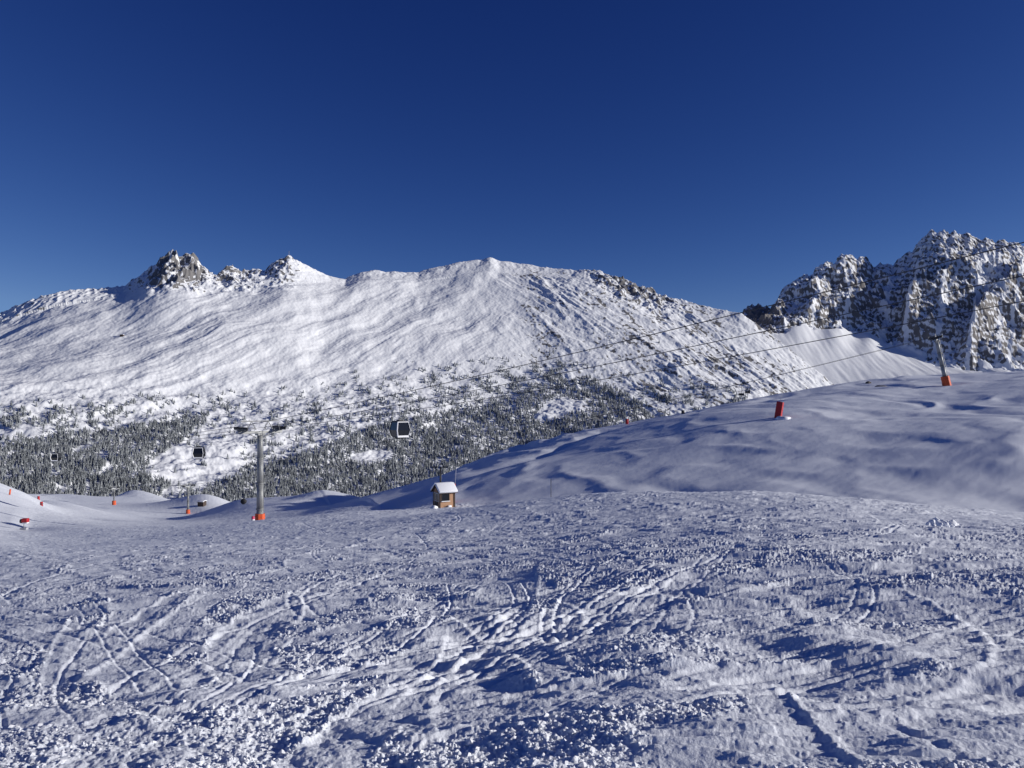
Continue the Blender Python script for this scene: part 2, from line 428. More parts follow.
# loose clods of snow lying on the piste near the camera
def clods():
    base = np.array([[0,0,.8],[1,0,.1],[.3,.95,0],[-.8,.6,.1],[-.8,-.6,0],[.3,-.95,.1],[0,0,-.5]])
    fc = np.array([[0,1,2],[0,2,3],[0,3,4],[0,4,5],[0,5,1],[6,2,1],[6,3,2],[6,4,3],[6,5,4],[6,1,5]])
    VV, FF = [], []; k = 0; tries = 0
    while k < 20000 and tries < 130000:
        tries += 1
        dd = 3.6*math.exp(random.random()*math.log(18/3.6)); az = random.uniform(R(-36), R(36)); 
        x = dd*math.sin(az); y = dd*math.cos(az)
        i = min(np.searchsorted(RS, dd), len(RS)-1); j = min(np.searchsorted(az_f, az), len(az_f)-1)
        if smooth_m[i, j] > .3 or cl[i, j]*rough[i,j] < random.random()*.75: continue
        s_ = .007+.026*random.random()**3.5
        if random.random() < .004: s_ *= 1.7
        v = base*(1+np.random.default_rng(k).uniform(-.35,.35,base.shape))*s_*np.array([1,random.uniform(.6,1),random.uniform(.5,.9)])
        c_, n_ = math.cos(k*1.7), math.sin(k*1.7)
        v = v@np.array([[c_,n_,0],[-n_,c_,0],[0,0,1]])
        VV.append(v+np.array([x,y,GZ[i,j]+s_*.15])); FF.append(fc+7*k); k += 1
    o = raw_mesh('snow_clods', np.concatenate(VV), np.concatenate(FF), M_clod, smooth=False)
    tag(o, 'loose white crumbs and clods of snow strewn over the skied piste', 'snow clods', kind='stuff')
clods()

# ------------------------------------------------------------------ FAR MOUNTAINS
def loft(px, d, knots):
    """knots: list of (depth(px), row(px)); height at depth d by linear interpolation between the knots"""
    def smi(px, tab, w_):
        g = np.arange(-700, 1700, 1.0); v_ = np.interp(g, *tab)
        if w_: 
            kk = np.exp(-(np.arange(-3*w_, 3*w_+1)/w_)**2/2.0*1.5); v_ = np.convolve(np.pad(v_, 3*w_, mode='edge'), kk/kk.sum(), 'valid')
        return np.interp(px, g, v_)
    kd = [smi(px, k[0], 45) for k in knots]
    kz = [CZ+(HY-smi(px, k[1], 1 if len(k[1][0]) > 30 else 35))/F*dd for k, dd in zip(knots, kd)]
    io = len(knots)-2                       # the crest
    rough_z = kz[io]; kz[io] = CZ+(HY-smi(px, knots[io][1], 16))/F*kd[io]
    z = np.where(d < kd[0], kz[0], kz[-1])
    for i in range(len(knots)-1):
        t = (d-kd[i])/(kd[i+1]-kd[i])
        m_ = (t >= 0) & (t < 1)
        z = np.where(m_, kz[i]+(kz[i+1]-kz[i])*t, z)
    tt = (d-kd[0])/(kd[-2]-kd[0])
    z = z+(rough_z-kz[io])*np.exp(-((d-kd[io])/(kd[io]*.040))**2)
    return z, tt, kd, kz

SIL = [(-450,335),(-200,345),(-60,322),(0,313),(20,304),(40,297),(58,291),(75,290),(100,288),(125,285),(136,277),(147,270),(158,262),(165,256),(172,253),(180,256),(187,254),(196,256),(201,266),(208,270),(216,272),(224,267),(233,265),(240,271),(250,270),(258,268),(265,269),(275,262),(283,258),(289,255),(297,260),(312,268),(328,275),(345,279),(358,273),(370,270),(385,271),(400,272),(418,272),(435,267),(460,262),(480,260),(490,257),(500,261),(530,265),(560,269),(600,270),(615,274),(630,281),(660,293),(700,305),(725,310),(740,313),(755,322),(770,334),(800,357),(830,381),(845,392),(880,420),(950,470),(1100,560)]
sx_, sy_ = zip(*SIL)
ridge_d = ([-450,0,300,500,600,740,840,1100],[2300,2500,2950,3300,3200,3000,2700,2400])
KN = [
 (([-450,1100],[880,1000]), ([-450,1100],[600,600])),
 (([-450,0,500,740,1100],[1050,1120,1500,1700,1800]), ([-450,500,740,1100],[505,500,470,600])),
 (([-450,0,500,740,840,1100],[1300,1400,1900,2150,2300,2300]), ([-450,500,740,840,1100],[445,440,425,440,580])),
 (([-450,0,500,740,840,1100],[1550,1650,2300,2500,2550,2360]), ([-450,500,740,800,840,1100],[395,392,380,398,415,570])),
 (([-450,0,300,500,600,740,840,1100],[1950,2100,2450,2850,2800,2800,2640,2380]), ([-450,0,100,200,300,500,600,700,740,800,840,1100],[370,352,338,325,325,312,318,335,345,375,402,565])),
 (ridge_d, (sx_, sy_)),
 (([-450,0,300,500,600,740,840,1100],[2800,3000,3450,3800,3700,3500,3200,2900]), ([-450,0,300,500,740,840,1100],[430,420,370,350,400,470,620])),
]
def normals_z(X, Y, Z):
    dXi = np.gradient(X, axis=0); dYi = np.gradient(Y, axis=0); dZi = np.gradient(Z, axis=0)
    dXj = np.gradient(X, axis=1); dYj = np.gradient(Y, axis=1); dZj = np.gradient(Z, axis=1)
    nx = dYi*dZj-dZi*dYj; ny = dZi*dXj-dXi*dZj; nz = dXi*dYj-dYi*dXj
    return np.abs(nz)/np.sqrt(nx*nx+ny*ny+nz*nz+1e-9)

pxs = np.concatenate([np.linspace(-450, -20, 180)[:-1], np.linspace(-20, 900, 1280), np.linspace(900, 1100, 80)[1:]])
ds = np.concatenate([np.linspace(900, 3420, 760), np.linspace(3420, 3900, 40)[1:]])
DD, PP = [q.astype(np.float32) for q in np.meshgrid(ds, pxs, indexing='ij')]
MX = (PP-CX)/F*DD
MZ, TT, kd, kz = loft(PP, DD, KN)
rd = kd[5]; 
tr = np.clip((DD-kd[1])/(rd-kd[1]), 0, 1.2)            # 0 at the foot, 1 on the ridge
right = sstep(470, 600, PP+ (TT-.5)*60)
crag = np.interp(PP, [120,145,162,198,208,222,250,262,284,302,320,585,610,660,690], [0,.25,1,1,.35,.55,.5,.25,.5,.1,0,0,.5,.5,0])*sstep(.80, .93, tr)
def aniso(ang, stretch):
    c_, s_ = math.cos(ang), math.sin(ang)
    return (MX*c_+DD*s_)/stretch, (-MX*s_+DD*c_)
wA, wB = fbm(MX/420, DD/420, 201, 3)*40, fbm(MX/420+5, DD/420, 202, 3)*40
uL, vL = aniso(math.atan2(.9,.40), 4.5); uR, vR = aniso(math.atan2(-.80,.6), 3.4)
def nz_l(sc, seed, f=fbm, o=3): return f((uL+wA)/sc, (vL+wB)/sc, seed, o)
def nz_r(sc, seed, f=fbm, o=3): return f((uR+wA)/sc, (vR+wB)/sc, seed, o)
mid = sstep(0, .12, tr)*sstep(1.0, .90, tr)
amp_m = .35+1.0*sstep(-.45, .5, fbm(MX/520, DD/520, 216, 3))
wC = fbm(MX/600+2, DD/600, 219, 3)*80; uL = uL+wC*.3; vL = vL+wC
left_n = nz_l(260, 211)*22 + (nz_l(90, 212)*5 + nz_l(38, 213)*1.9 + nz_l(15, 214)*1.1)*amp_m + fbm(MX/170, DD/200, 217, 3)*9 + fbm(MX/50, DD/70, 215, 3)*2.2
amp_r = .4+.9*sstep(-.4, .5, fbm(MX/300+4, DD/300, 218, 3))
rgt_n = nz_r(300, 221)*20 + (nz_r(110, 222, ridged)*6.0 + nz_r(40, 223, ridged)*3.2 + nz_r(16, 224, ridged, 2)*1.3)*amp_r + fbm(MX/26, DD/34, 225, 3)*3.0
sil_keep = sstep(1.0, .86, tr)
MZ = MZ + (left_n*(1-right)+rgt_n*right)*(.15+.85*mid)*np.where(tr > .93, .35, 1)
MZ += fbm(MX/9, DD/9, 231, 3)*1.0
crestm = np.exp(-((DD-rd)/110)**2)
MZ += crestm*(fbm(MX/45, DD/60, 232, 4)*5.5+ (ridged(MX/26, DD/40, 233, 3)-.8)*4.5*np.interp(PP,[0,120,150,300,330,560,600,680,700],[1,.8,.3,.3,.15,.15,.8,.8,.3]))
MZ += (ridged(MX/70, DD/70, 241, 4)-.9)*20*crag + (ridged(MX/24, DD/40, 242, 3)-.9)*7*crag
# low mountain snow terraces: bumpy ground between the dwarf trees
lowm = sstep(.6, .3, tr)
MZ += lowm*fbm(MX/40, DD/40, 251, 4)*7
MZ = np.where(MZ < -420, -420, MZ)
NZm = normals_z(MX, DD, MZ)
row = HY-(MZ-CZ)/DD*F
spk = fbm(MX/14, DD/14, 261, 3); spk2 = fbm((uR)/30, (vR)/30, 262, 3); big = fbm(MX/160, DD/160, 263, 3)
rock = sstep(.80, .62, NZm)*.45 + crag*(.25+.35*sstep(.9,.7,NZm))*sstep(-.25,.25,fbm(MX/11, DD/22, 268, 3))
rock += right*np.clip(.38+big*.55, 0, .75)*sstep(.08, .26, spk2*.8+spk*.6+.15*big)*1.15*sstep(.05,.2,tr)
rock += sstep(.22, .45, spk+.28*big)*.45*np.interp(row, [262,285,330,420], [.4,.3,.65,.8])*np.interp(PP, [0,250,340,480,700],[.35,.35,.8,1,1])
rock += right*sstep(.35,.6,fbm(uR/22+3, vR/9, 265, 3)+big*.4)*.35
# named outcrops on the ridge
for (ox, oy, rx, ry, am) in ((25,306,22,9,.30),(60,296,26,7,.26),(100,291,30,6,.26),(135,284,12,8,.35),(620,280,26,9,.5),(637,287,16,7,.5),(645,345,22,16,.25),(600,300,20,14,.15),(658,316,10,10,.2),(700,360,26,20,.2),(655,362,22,22,.2),(745,370,20,16,.2),(410,298,22,6,.28),(490,263,6,5,.4),(172,275,22,24,.35),(225,275,24,10,.25),(282,265,12,9,.3)):
    g = np.exp(-((PP-ox)/rx)**2-((row-oy)/ry)**2); rock += am*g*sstep(-.35,.25,spk*1.3+spk2)
mt = grid_mesh('mountain', MX, DD, MZ, M_mtn, {'rock': np.clip(rock, 0, 1)*.9})
tag(mt, kind='structure')
print('mountain rows', round(float(row[:, 700][tr[:,700] > .5].min()), 1))

# rocky peak on the right
SIL2 = [(500,360),(640,345),(700,332),(730,322),(741,316),(744,309),(750,305),(757,304),(764,305),(771,309),(774,313),(777,300),(782,290),(790,284),(797,279),(806,275),(811,277),(815,269),(822,265),(828,261),(834,263),(839,256),(845,253),(851,255),(857,258),(862,256),(868,258),(873,268),(878,263),(886,262),(893,265),(898,258),(904,252),(912,250),(919,241),(926,236),(931,230),(938,232),(944,229),(949,233),(955,230),(962,235),(969,233),(977,238),(986,237),(996,241),(1003,239),(1010,243),(1018,243),(1024,246),(1060,258),(1120,240),(1200,270),(1400,300)]
s2x, s2y = zip(*SIL2)
KN2 = [
 (([500,1400],[2250,2250]), ([500,1400],[450,450])),
 (([500,1400],[2700,2650]), ([500,860,920,1024,1400],[398,398,392,386,380])),
 (([500,780,870,900,925,1024,1400],[3000,3080,3330,3200,2960,2960,3050]), ([500,700,765,800,870,900,925,1024,1400],[372,350,328,326,331,346,366,370,360])),
 (([500,760,850,880,945,1024,1400],[3380,3400,3640,3740,3640,3740,3900]), (s2x, s2y)),
 (([500,1400],[4300,4300]), ([500,1400],[400,380])),
]
pq = np.concatenate([np.linspace(560, 1050, 900), np.linspace(1050, 1400, 160)[1:]])
dq = np.concatenate([np.linspace(2450, 2900, 60)[:-1], np.linspace(2900, 3820, 460), np.linspace(3820, 4250, 40)[1:]])
D2, P2 = np.meshgrid(dq, pq, indexing='ij')
X2 = (P2-CX)/F*D2
Z2, T2, kd2, kz2 = loft(P2, D2, KN2)
t2 = (D2-kd2[2])/(kd2[3]-kd2[2])
rk = sstep(-.08, .06, t2+fbm(X2/90, D2/90, 301, 3)*.22)
inw = sstep(-.05,.25,t2)*sstep(1.0,.55,t2)
def rib(path, A, wl, wr):       # path: (t, column) ; steep on the left, gentle on the right
    tt_, cc_ = zip(*path); c = np.interp(t2, tt_, cc_); q = (P2-c)+fbm(X2/120, D2/120, 305, 3)*12
    return A*np.where(q < 0, np.exp(-(q/wl)**2), np.clip(1-q/wr, 0, 1))*inw
Z2 += rib([(0,895),(.35,915),(.7,965),(1,1005)], 85, 6, 90)
Z2 += rib([(0,838),(.5,858),(1,862)], 50, 26, 12)
Z2 += rib([(0,806),(.5,822),(1,832)], 45, 22, 10)
Z2 += rib([(0,775),(.5,780),(1,790)], 30, 16, 8)
Z2 += rib([(0,960),(.3,985),(.7,1030),(1,1060)], 90, 6, 70)
Z2 += rib([(.3,905),(.7,925),(1,940)], 50, 5, 36)
ridk = 1-.86*sstep(.70, .97, t2)
Z2 += rk*ridk*((ridged(X2/190, D2/150, 311, 3)-.9)*36 + (ridged((X2+D2*.6)/75, (D2-X2*.3)/60, 312, 3)-.9)*11 + (ridged((X2+D2*.5)/34, (D2-X2*.3)/24, 313, 3)-.9)*6 + fbm(X2/10, D2/9, 314, 2)*4)
Z2 += rk*sstep(.6,.9,t2)*(ridged(X2/38, D2/60, 315, 4)-.85)*9
# avalanche cones below the wall
bowl = (1-rk)*sstep(2600, 2800, D2)
Z2 += bowl*((20*np.exp(-((P2-800)/14)**2)+26*np.exp(-((P2-836)/13)**2)+20*np.exp(-((P2-870)/12)**2))*sstep(2950,3180,D2) + fbm(X2/35, D2/160, 321, 2)*2.5)
NZ2 = normals_z(X2, D2, Z2)
row2 = HY-(Z2-CZ)/D2*F
rock2 = rk*(.09+.40*sstep(.80,.45,NZ2+fbm(X2/26, D2/26, 331, 4)*.25)+.22*sstep(-.2,.3,fbm(X2/12, D2/20, 332, 3)))
strat = np.sin((Z2+X2*.30+D2*.1+fbm(X2/60, D2/60, 333, 3)*22)/5.2)
rock2 += rk*strat*.11
for c0, c1, w_ in ((786,800,1.6),(812,822,1.4),(846,852,1.8),(882,893,2.6),(905,922,2.0),(938,950,1.8),(968,990,2.4),(996,1012,1.8),(930,975,1.5),(1008,1030,2.0)):
    cc = c0+(c1-c0)*np.clip(t2,0,1)+fbm(D2/70, X2*0+c0, 334, 3)*5
    rock2 -= rk*.38*np.exp(-((P2-cc)/w_)**2)*sstep(.95,.7,t2)
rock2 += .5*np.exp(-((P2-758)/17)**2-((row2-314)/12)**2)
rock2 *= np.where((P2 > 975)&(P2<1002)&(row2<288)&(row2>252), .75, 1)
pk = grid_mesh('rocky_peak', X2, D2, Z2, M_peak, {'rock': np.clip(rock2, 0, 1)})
tag(pk, kind='structure')

# ------------------------------------------------------------------ CONIFERS
def conifer_mesh(seed, tiers=3, n=6):
    rg = np.random.default_rng(seed); V = []; Fc = []
    for t in range(tiers):
        z0 = .06+.27*t; z1 = min(1.0, z0+.46); rr = .23*(1-.27*t)
        b0 = len(V)
        for k in range(n):
            a = 2*math.pi*k/n+rg.uniform(-.2,.2)+t; q = rr*rg.uniform(.75,1.2)
            V.append((q*math.cos(a), q*math.sin(a), z0+rg.uniform(-.03,.03)))
        V.append((rg.uniform(-.02,.02), rg.uniform(-.02,.02), z1 if t < tiers-1 else 1.0))
        for k in range(n): Fc.append((b0+k, b0+(k+1)%n, b0+n))
    b0 = len(V)
    for k in range(3):
        a = 2*math.pi*k/3; V.append((.025*math.cos(a), .025*math.sin(a), -.12)); V.append((.025*math.cos(a), .025*math.sin(a), .15))
    for k in range(3):
        k2 = (k+1)%3; Fc.append((b0+2*k, b0+2*k2, b0+2*k2+1)); Fc.append((b0+2*k, b0+2*k2+1, b0+2*k+1))
    return np.array(V), np.array(Fc)
TV = [conifer_mesh(s) for s in range(5)]
# rows of the mountain surface that can be seen in each column
dl = ds
def on_mountain(px, py):
    j = int(np.clip(np.searchsorted(pxs, px), 1, len(pxs)-1)); 
    col = ROWMIN[:, j]
    i = int(np.searchsorted(-col, -py))
    if i >= len(ds)-1 or i < 2: return None
    return (px-CX)/F*ds[i], ds[i], MZ[i, j]
ROWMIN = np.minimum.accumulate(row, axis=0)
def inpoly(x, y, poly):
    c = np.zeros(x.shape, bool); n = len(poly); j = n-1
    for i in range(n):
        xi, yi = poly[i]; xj, yj = poly[j]
        c ^= ((yi > y) != (yj > y)) & (x < (xj-xi)*(y-yi)/((yj-yi)+1e-12)+xi); j = i
    return c
def noise_pp(px, py, sx, sy, ang, seed, o=3):
    c_, s_ = math.cos(ang), math.sin(ang)
    u = px*c_+py*s_; v = -px*s_+py*c_
    return fbm(u/sx, v/sy, seed, o)
dense1 = [(-40,452),(0,447),(30,441),(60,436),(95,432),(125,430),(150,424),(185,416),(212,412),(205,425),(185,440),(168,452),(150,466),(140,478),(155,486),(150,504),(-40,504)]
dense1b = [(128,486),(150,480),(172,484),(158,502),(120,502)]
dense2 = [(196,500),(215,484),(245,474),(280,462),(308,452),(330,444),(352,436),(372,428),(390,422),(430,416),(470,409),(505,404),(525,398),(545,392),(560,382),(590,378),(606,386),(625,393),(640,404),(655,420),(600,436),(500,462),(420,490),(360,510),(250,510)]
hole1 = [(348,463),(352,455),(372,450),(392,452),(394,460),(372,465)]
hole2 = [(532,418),(548,402),(566,398),(584,402),(592,410),(570,414),(556,420),(540,424)]
hole3 = [(150,466),(168,450),(190,440),(215,428),(238,440),(246,470),(220,482),(190,488),(170,480)]
N = 100000
qx = rng.uniform(-60, 800, N); qy = rng.uniform(325, 505, N)
dn = inpoly(qx, qy, dense1)|inpoly(qx, qy, dense1b)|inpoly(qx, qy, dense2)
hl = inpoly(qx, qy, hole1)|inpoly(qx, qy, hole2)
n1 = noise_pp(qx, qy, 26, 7, -.42, 401, 3)       # streaks rising to the right
n2 = noise_pp(qx, qy, 16, 9, .5, 402, 3)
p = np.zeros(N)
p = np.where(dn & ~hl, .62*sstep(-.62,-.30,noise_pp(qx,qy,14,8,-.3,405,3)), p)
edge_top = np.interp(qx, [-60,0,120,220,300,400,500,560,620,700,800], [400,398,404,392,385,372,355,352,372,385,392])
sc = sstep(.05, .38, n1+.5*(qy-edge_top)/90)*(qy > edge_top)
sc2 = sstep(.02, .30, n2+.6*(qy-edge_top)/80)*(qy > edge_top)
mixr = sstep(380, 520, qx)
p = np.where(~dn & ~hl, (sc*(1-mixr)+sc2*mixr)*.21*np.interp(qx, [60,140,200,340,420],[1,.6,.45,.6,1]), p)
for (ox, oy, rx, ry, am) in ((470,392,60,14,.2),(560,372,14,18,.25),(545,385,30,14,.22),(668,402,26,9,.30),(722,402,26,7,.4),(30,418,50,12,.25),(95,412,30,5,.2),(150,402,22,7,.18),(215,412,26,12,.18),(330,412,30,14,.12),(420,408,40,8,.3),(515,382,26,10,.25),(625,345,20,14,.07),(600,330,22,10,.06),(130,385,20,6,.04),(182,470,10,6,.10)):
    p += np.where(~dn & ~hl, am*np.exp(-((qx-ox)/rx)**2-((qy-oy)/ry)**2)*sstep(-.2,.2,n2+.3*n1), 0)
p = np.where(inpoly(qx, qy, hole3), p*.10, p)
p = np.where(inpoly(qx, qy, dense1), p*sstep(-.52, -.26, noise_pp(qx, qy, 24, 10, -.4, 406, 3)), p)
p = np.where((qx > 590)&(qx<700)&(qy>405)&~dn, p*.3, p)
p = np.where(~dn, p*np.interp(qx, [0,720,760],[1,1,0]), p)
keep = rng.random(N) < p*.75
qx = qx[keep]; qy = qy[keep]; qd = dn[keep]
trees = []
for a, b_, dd_ in zip(qx, qy, qd):
    g = on_mountain(a, b_)
    if g is None: continue
    dens = dd_
    hgt = rng.uniform(7, 13)*(g[1]/1500)**.4 if dens else rng.uniform(5, 13)
    wid = 1.0 if dens else rng.uniform(1.0, 1.35)
    trees.append((g[0], g[1], g[2], hgt, wid, a, b_, dens))
    if not dens:
        for q in range(rng.integers(0, 4)):
            a2, b2 = a+rng.normal(0, 1.9), b_+rng.normal(0, 1.0); g = on_mountain(a2, b2)
            if g: trees.append((g[0], g[1], g[2], hgt*rng.uniform(.5, .9), wid, a2, b2, True))
print('trees', len(trees))
# the 300 lone trees that show largest become objects of their own, each standing apart from the wood
lone = [i for i, t in enumerate(trees) if not t[7] and -5 < t[5] < 1000 and t[6] < 490]
lone.sort(key=lambda i: -trees[i][3]/trees[i][1]); lone = set(lone[:300])
VV, FF, off = [], [], 0
tmesh = []
for k, (v, f) in enumerate(TV):
    me = bpy.data.meshes.new('conifer'); me.from_pydata(v.tolist(), [], f.tolist()); me.materials.append(M_tree); tmesh.append(me)
def where_lbl(px, py, big):
    v = 'high' if py < 385 else ('halfway up' if py < 415 else ('low' if py < 440 else 'at the foot'))
    if px < 60: h = 'at the far left'
    elif px < 140: h = 'on the left'
    elif px < 240: h = 'left of the tallest pylon'
    elif px < 340: h = 'right of the tallest pylon'
    elif px < 430: h = 'above the nearest cabin'
    elif px < 520: h = 'above the hut'
    elif px < 600: h = 'on the middle rib'
    elif px < 680: h = 'on the right rib'
    else: h = 'on the steep right flank'
    return ('larger' if big else 'smaller')+' lone frosted conifer '+v+' the mountain '+h
proto = None
for i, t in enumerate(trees):
    x, y, z, hh, ww, px, py, dn_ = t
    if i in lone:
        o = bpy.data.objects.new('conifer', tmesh[i%5]); COL.objects.link(o)
        o.location = (x, y, z-hh*.04); o.scale = (hh*ww, hh*ww, hh); o.rotation_euler.z = random.uniform(0, 6.28)
        sz = 'taller' if hh/y > .0052 else 'smaller'
        tag(o, where_lbl(px, py, hh/y > .0052), 'conifer', 'lone conifers scattered on the mountain snow')
    else:
        v, f = TV[i%5]; a = random.uniform(0, 6.28); c_, s_ = math.cos(a), math.sin(a)
        w = hh*ww
        V = np.stack([(v[:,0]*c_-v[:,1]*s_)*w+x, (v[:,0]*s_+v[:,1]*c_)*w+y, v[:,2]*hh+z-hh*.04], -1)
        VV.append(V); FF.append(f+off); off += len(v)
fo = raw_mesh('forest', np.concatenate(VV), np.concatenate(FF), M_tree, smooth=False)
tag(fo, 'far-off wood of snow-dusted conifers covering the foot of the mountain', 'forest', kind='stuff')

# ------------------------------------------------------------------ small builders
def bm_obj(name, bm, mat, parent=None, smooth=False):
    me = bpy.data.meshes.new(name); bm.to_mesh(me); bm.free(); me.materials.append(mat)
    if smooth: me.polygons.foreach_set('use_smooth', [True]*len(me.polygons))
    o = bpy.data.objects.new(name, me); COL.objects.link(o)
    if parent: o.parent = parent
    return o
def tube(bm, p0, p1, r0, r1=None, n=12):
    p0 = Vector(p0); p1 = Vector(p1); r1 = r0 if r1 is None else r1
    ax = (p1-p0); L_ = ax.length; q = ax.to_track_quat('Z', 'Y').to_matrix().to_4x4()
    bmesh.ops.create_cone(bm, cap_ends=True, segments=n, radius1=r0, radius2=r1, depth=L_, matrix=Matrix.Translation((p0+p1)/2)@q)
def box(bm, c, s, rot=None, bev=0):
    m_ = Matrix.Translation(c)@(rot.to_4x4() if rot else Matrix())@Matrix.Diagonal((*s, 1))
    g = bmesh.ops.create_cube(bm, size=1, matrix=m_)
    if bev:
        es = list({e for v in g['verts'] for e in v.link_edges})
        bmesh.ops.bevel(bm, geom=es, offset=bev, segments=2, affect='EDGES', profile=.6)
def empty(name, loc, rz=0, rx=0, ry=0):
    o = bpy.data.objects.new(name, None); COL.objects.link(o); o.location = loc; o.rotation_euler = (rx, ry, rz); o.empty_display_size = .5
    return o
def copy_tree(o, parent=None):
    c = o.copy(); COL.objects.link(c)
    if parent: c.parent = parent
    for ch in list(o.children): copy_tree(ch, c)
    return c

# ---- lift pylon: local y runs along the rope, local x across
def pylon(name, H_, gauge, rad, padr, padh, mat_pad, nwheel=6, tl=3.6, lad=True, frame=1.7):
    root = empty(name, (0,0,0))
    bm = bmesh.new(); n = 4
    for k in range(n):
        a, b_ = k/n, (k+1)/n
        tube(bm, (0,0,-1.5+ (H_+1.5)*a), (0,0,-1.5+(H_+1.5)*b_), rad*(1-.28*a), rad*(1-.28*b_), 20)
        if k: tube(bm, (0,0,-1.5+(H_+1.5)*a-.09), (0,0,-1.5+(H_+1.5)*a+.09), rad*(1-.28*a)+.09, None, 20)
    bm_obj('pole', bm, M_steel, root, True)
    bm = bmesh.new(); tube(bm, (0,0,-.8), (0,0,padh), padr, padr*.93, 8)
    for z_ in (.25*padh, .75*padh): tube(bm, (0,0,z_-.05), (0,0,z_+.05), padr+.03, None, 8)
    bm_obj('crash_pad', bm, mat_pad, root)
    bm = bmesh.new()
    box(bm, (0,0,H_+.15), (gauge+1.0, .42, .42), bev=.05); box(bm, (0,0,H_-.2), (rad*2.0, rad*2.0, .35), bev=.04)
    for s_ in (-1,1): tube(bm, (0,0,H_-1.1), (s_*gauge*.30,0,H_), .09, None, 8)
    ca = bm_obj('crossarm', bm, M_steel, root)
    bm = bmesh.new(); box(bm, (0,0,H_+.43), (gauge*.5, .40, .14), bev=.04); bm_obj('snow_cap', bm, M_clod, ca, True)
    for s_ in (-1,1):
        bm = bmesh.new()
        box(bm, (s_*gauge/2, 0, H_+.50), (.16, tl*.45, .28)); box(bm, (s_*gauge/2,-tl*.25,H_+.62), (.2, tl*.42, .16)); box(bm, (s_*gauge/2,tl*.25,H_+.62), (.2, tl*.42, .16))
        st = bm_obj('sheave_train', bm, M_dark, root)
        for k in range(nwheel):
            yy = -tl/2+tl*(k+.5)/nwheel
            bm = bmesh.new(); tube(bm, (s_*gauge/2-.09, yy, H_+.78), (s_*gauge/2+.09, yy, H_+.78), tl/nwheel*.44, None, 14)
            bm_obj('wheel', bm, M_rubber, st, True)
        bm = bmesh.new(); xo = s_*(gauge/2-.75)
        box(bm, (xo, 0, H_+.42), (.7, tl*1.05, .05))
        for yy in (-tl/2, 0, tl/2):
            tube(bm, (xo-s_*.34, yy, H_+.42), (xo-s_*.34, yy, H_+1.35), .03, None, 6)
        tube(bm, (xo-s_*.34, -tl/2, H_+1.35), (xo-s_*.34, tl/2, H_+1.35), .03, None, 6)
        tube(bm, (xo-s_*.34, -tl/2, H_+.9), (xo-s_*.34, tl/2, H_+.9), .025, None, 6)
        bm_obj('catwalk', bm, M_steel, root)
    bm = bmesh.new()
    for s_ in (-1,1):
        tube(bm, (s_*gauge*.36,0,H_+.3), (s_*gauge*.22,0,H_+frame), .07, None, 8)
        tube(bm, (s_*gauge*.08,0,H_+.3), (s_*gauge*.22,0,H_+frame), .07, None, 8)
    tube(bm, (-gauge*.5,0,H_+frame), (gauge*.5,0,H_+frame), .08, None, 8)
    bm_obj('lifting_frame', bm, M_steel, root)
    if lad:
        bm = bmesh.new(); off_ = rad+.22
        for s_ in (-.2,.2): tube(bm, (s_, -off_, 2.2), (s_, -off_*.85, H_), .025, None, 6)
        k = 2.4
        while k < H_: tube(bm, (-.2,-off_*.95,k), (.2,-off_*.95,k), .018, None, 5); k += .32
        bm_obj('ladder', bm, M_steel, root)
    return root

Gp = Vector((P(260,524,123).x, 123, 0)); gdir = Vector((-1, 1, 0)).normalized(); gn = Vector((1,1,0)).normalized()
gp = G(260,123); HG = (CZ+(HY-433)/F*123)-gp.z
t = pylon('gondola_pylon', HG, 6.4, .58, .84, 1.8, M_orange, nwheel=8, tl=4.6, frame=1.9)
t.location = gp; t.rotation_euler.z = math.atan2(gdir.y, gdir.x)-math.pi/2
tag(t, 'tallest grey tubular lift pylon, with ladder, wheel trains and orange base pad', 'lift pylon')

# chairlift line
cdir = Vector((-.85,.53,0)).normalized(); rzc = math.atan2(cdir.y, cdir.x)-math.pi/2
chs = []
def chair_pylon(px, d, toprow, label, tilt=0, rad=.42, padr=.8, padh=1.7, mat=M_orange, gauge=5.2):
    g = G(px, d); H_ = (CZ+(HY-toprow)/F*d)-g.z
    t = pylon('chairlift_pylon', H_, gauge, rad, padr, padh, mat, nwheel=6, tl=3.2*gauge/5.2, frame=1.5*gauge/5.2)
    t.location = g; t.rotation_euler.z = rzc
    if tilt: t.rotation_euler = (0, -R(tilt), 0); t.rotation_mode = 'XYZ'; t.rotation_euler = (Matrix.Rotation(-R(tilt),3,'Y')@Matrix.Rotation(rzc,3,'Z')).to_euler()
    tag(t, label, 'lift pylon', 'pylons of the chairlift crossing the slope')
    bpy.context.view_layer.update()
    M_ = Matrix.Translation(g)@t.rotation_euler.to_matrix().to_4x4()
    chs.append([M_@Vector((s_*gauge/2, 0, H_+.78+.44*3.2*gauge/5.2/6+.03)) for s_ in (-1,1)])
    return t
chair_pylon(947, 206, 339, 'leaning grey lift pylon with orange base pad high on the right snow ridge', 13, rad=.62, padr=1.1, padh=2.6)
def floodlight_mast():
    g = G(440.5, 128); H_ = (CZ+(HY-467)/F*128)-g.z; root = empty('mast', g)
    bm = bmesh.new(); tube(bm, (0,0,-.5), (0,0,H_), .17, .14, 12); bm_obj('pole', bm, M_dark, root, True)
    bm = bmesh.new(); box(bm, (0,0,H_+.02), (2.5,.14,.14), bev=.02); box(bm, (-.9,0,H_-.02), (.7,.3,.2), bev=.03); box(bm, (.9,0,H_-.02), (.6,.3,.2), bev=.03)
    ca = bm_obj('crossarm', bm, M_dark, root)
    bm = bmesh.new(); box(bm, (0,0,H_+.16), (.55,.3,.16), bev=.05); bm_obj('snow_cap', bm, M_clod, ca, True)
    tag(root, 'thin dark mast with a short crossarm rising behind the snow-roofed hut', 'mast')
floodlight_mast()
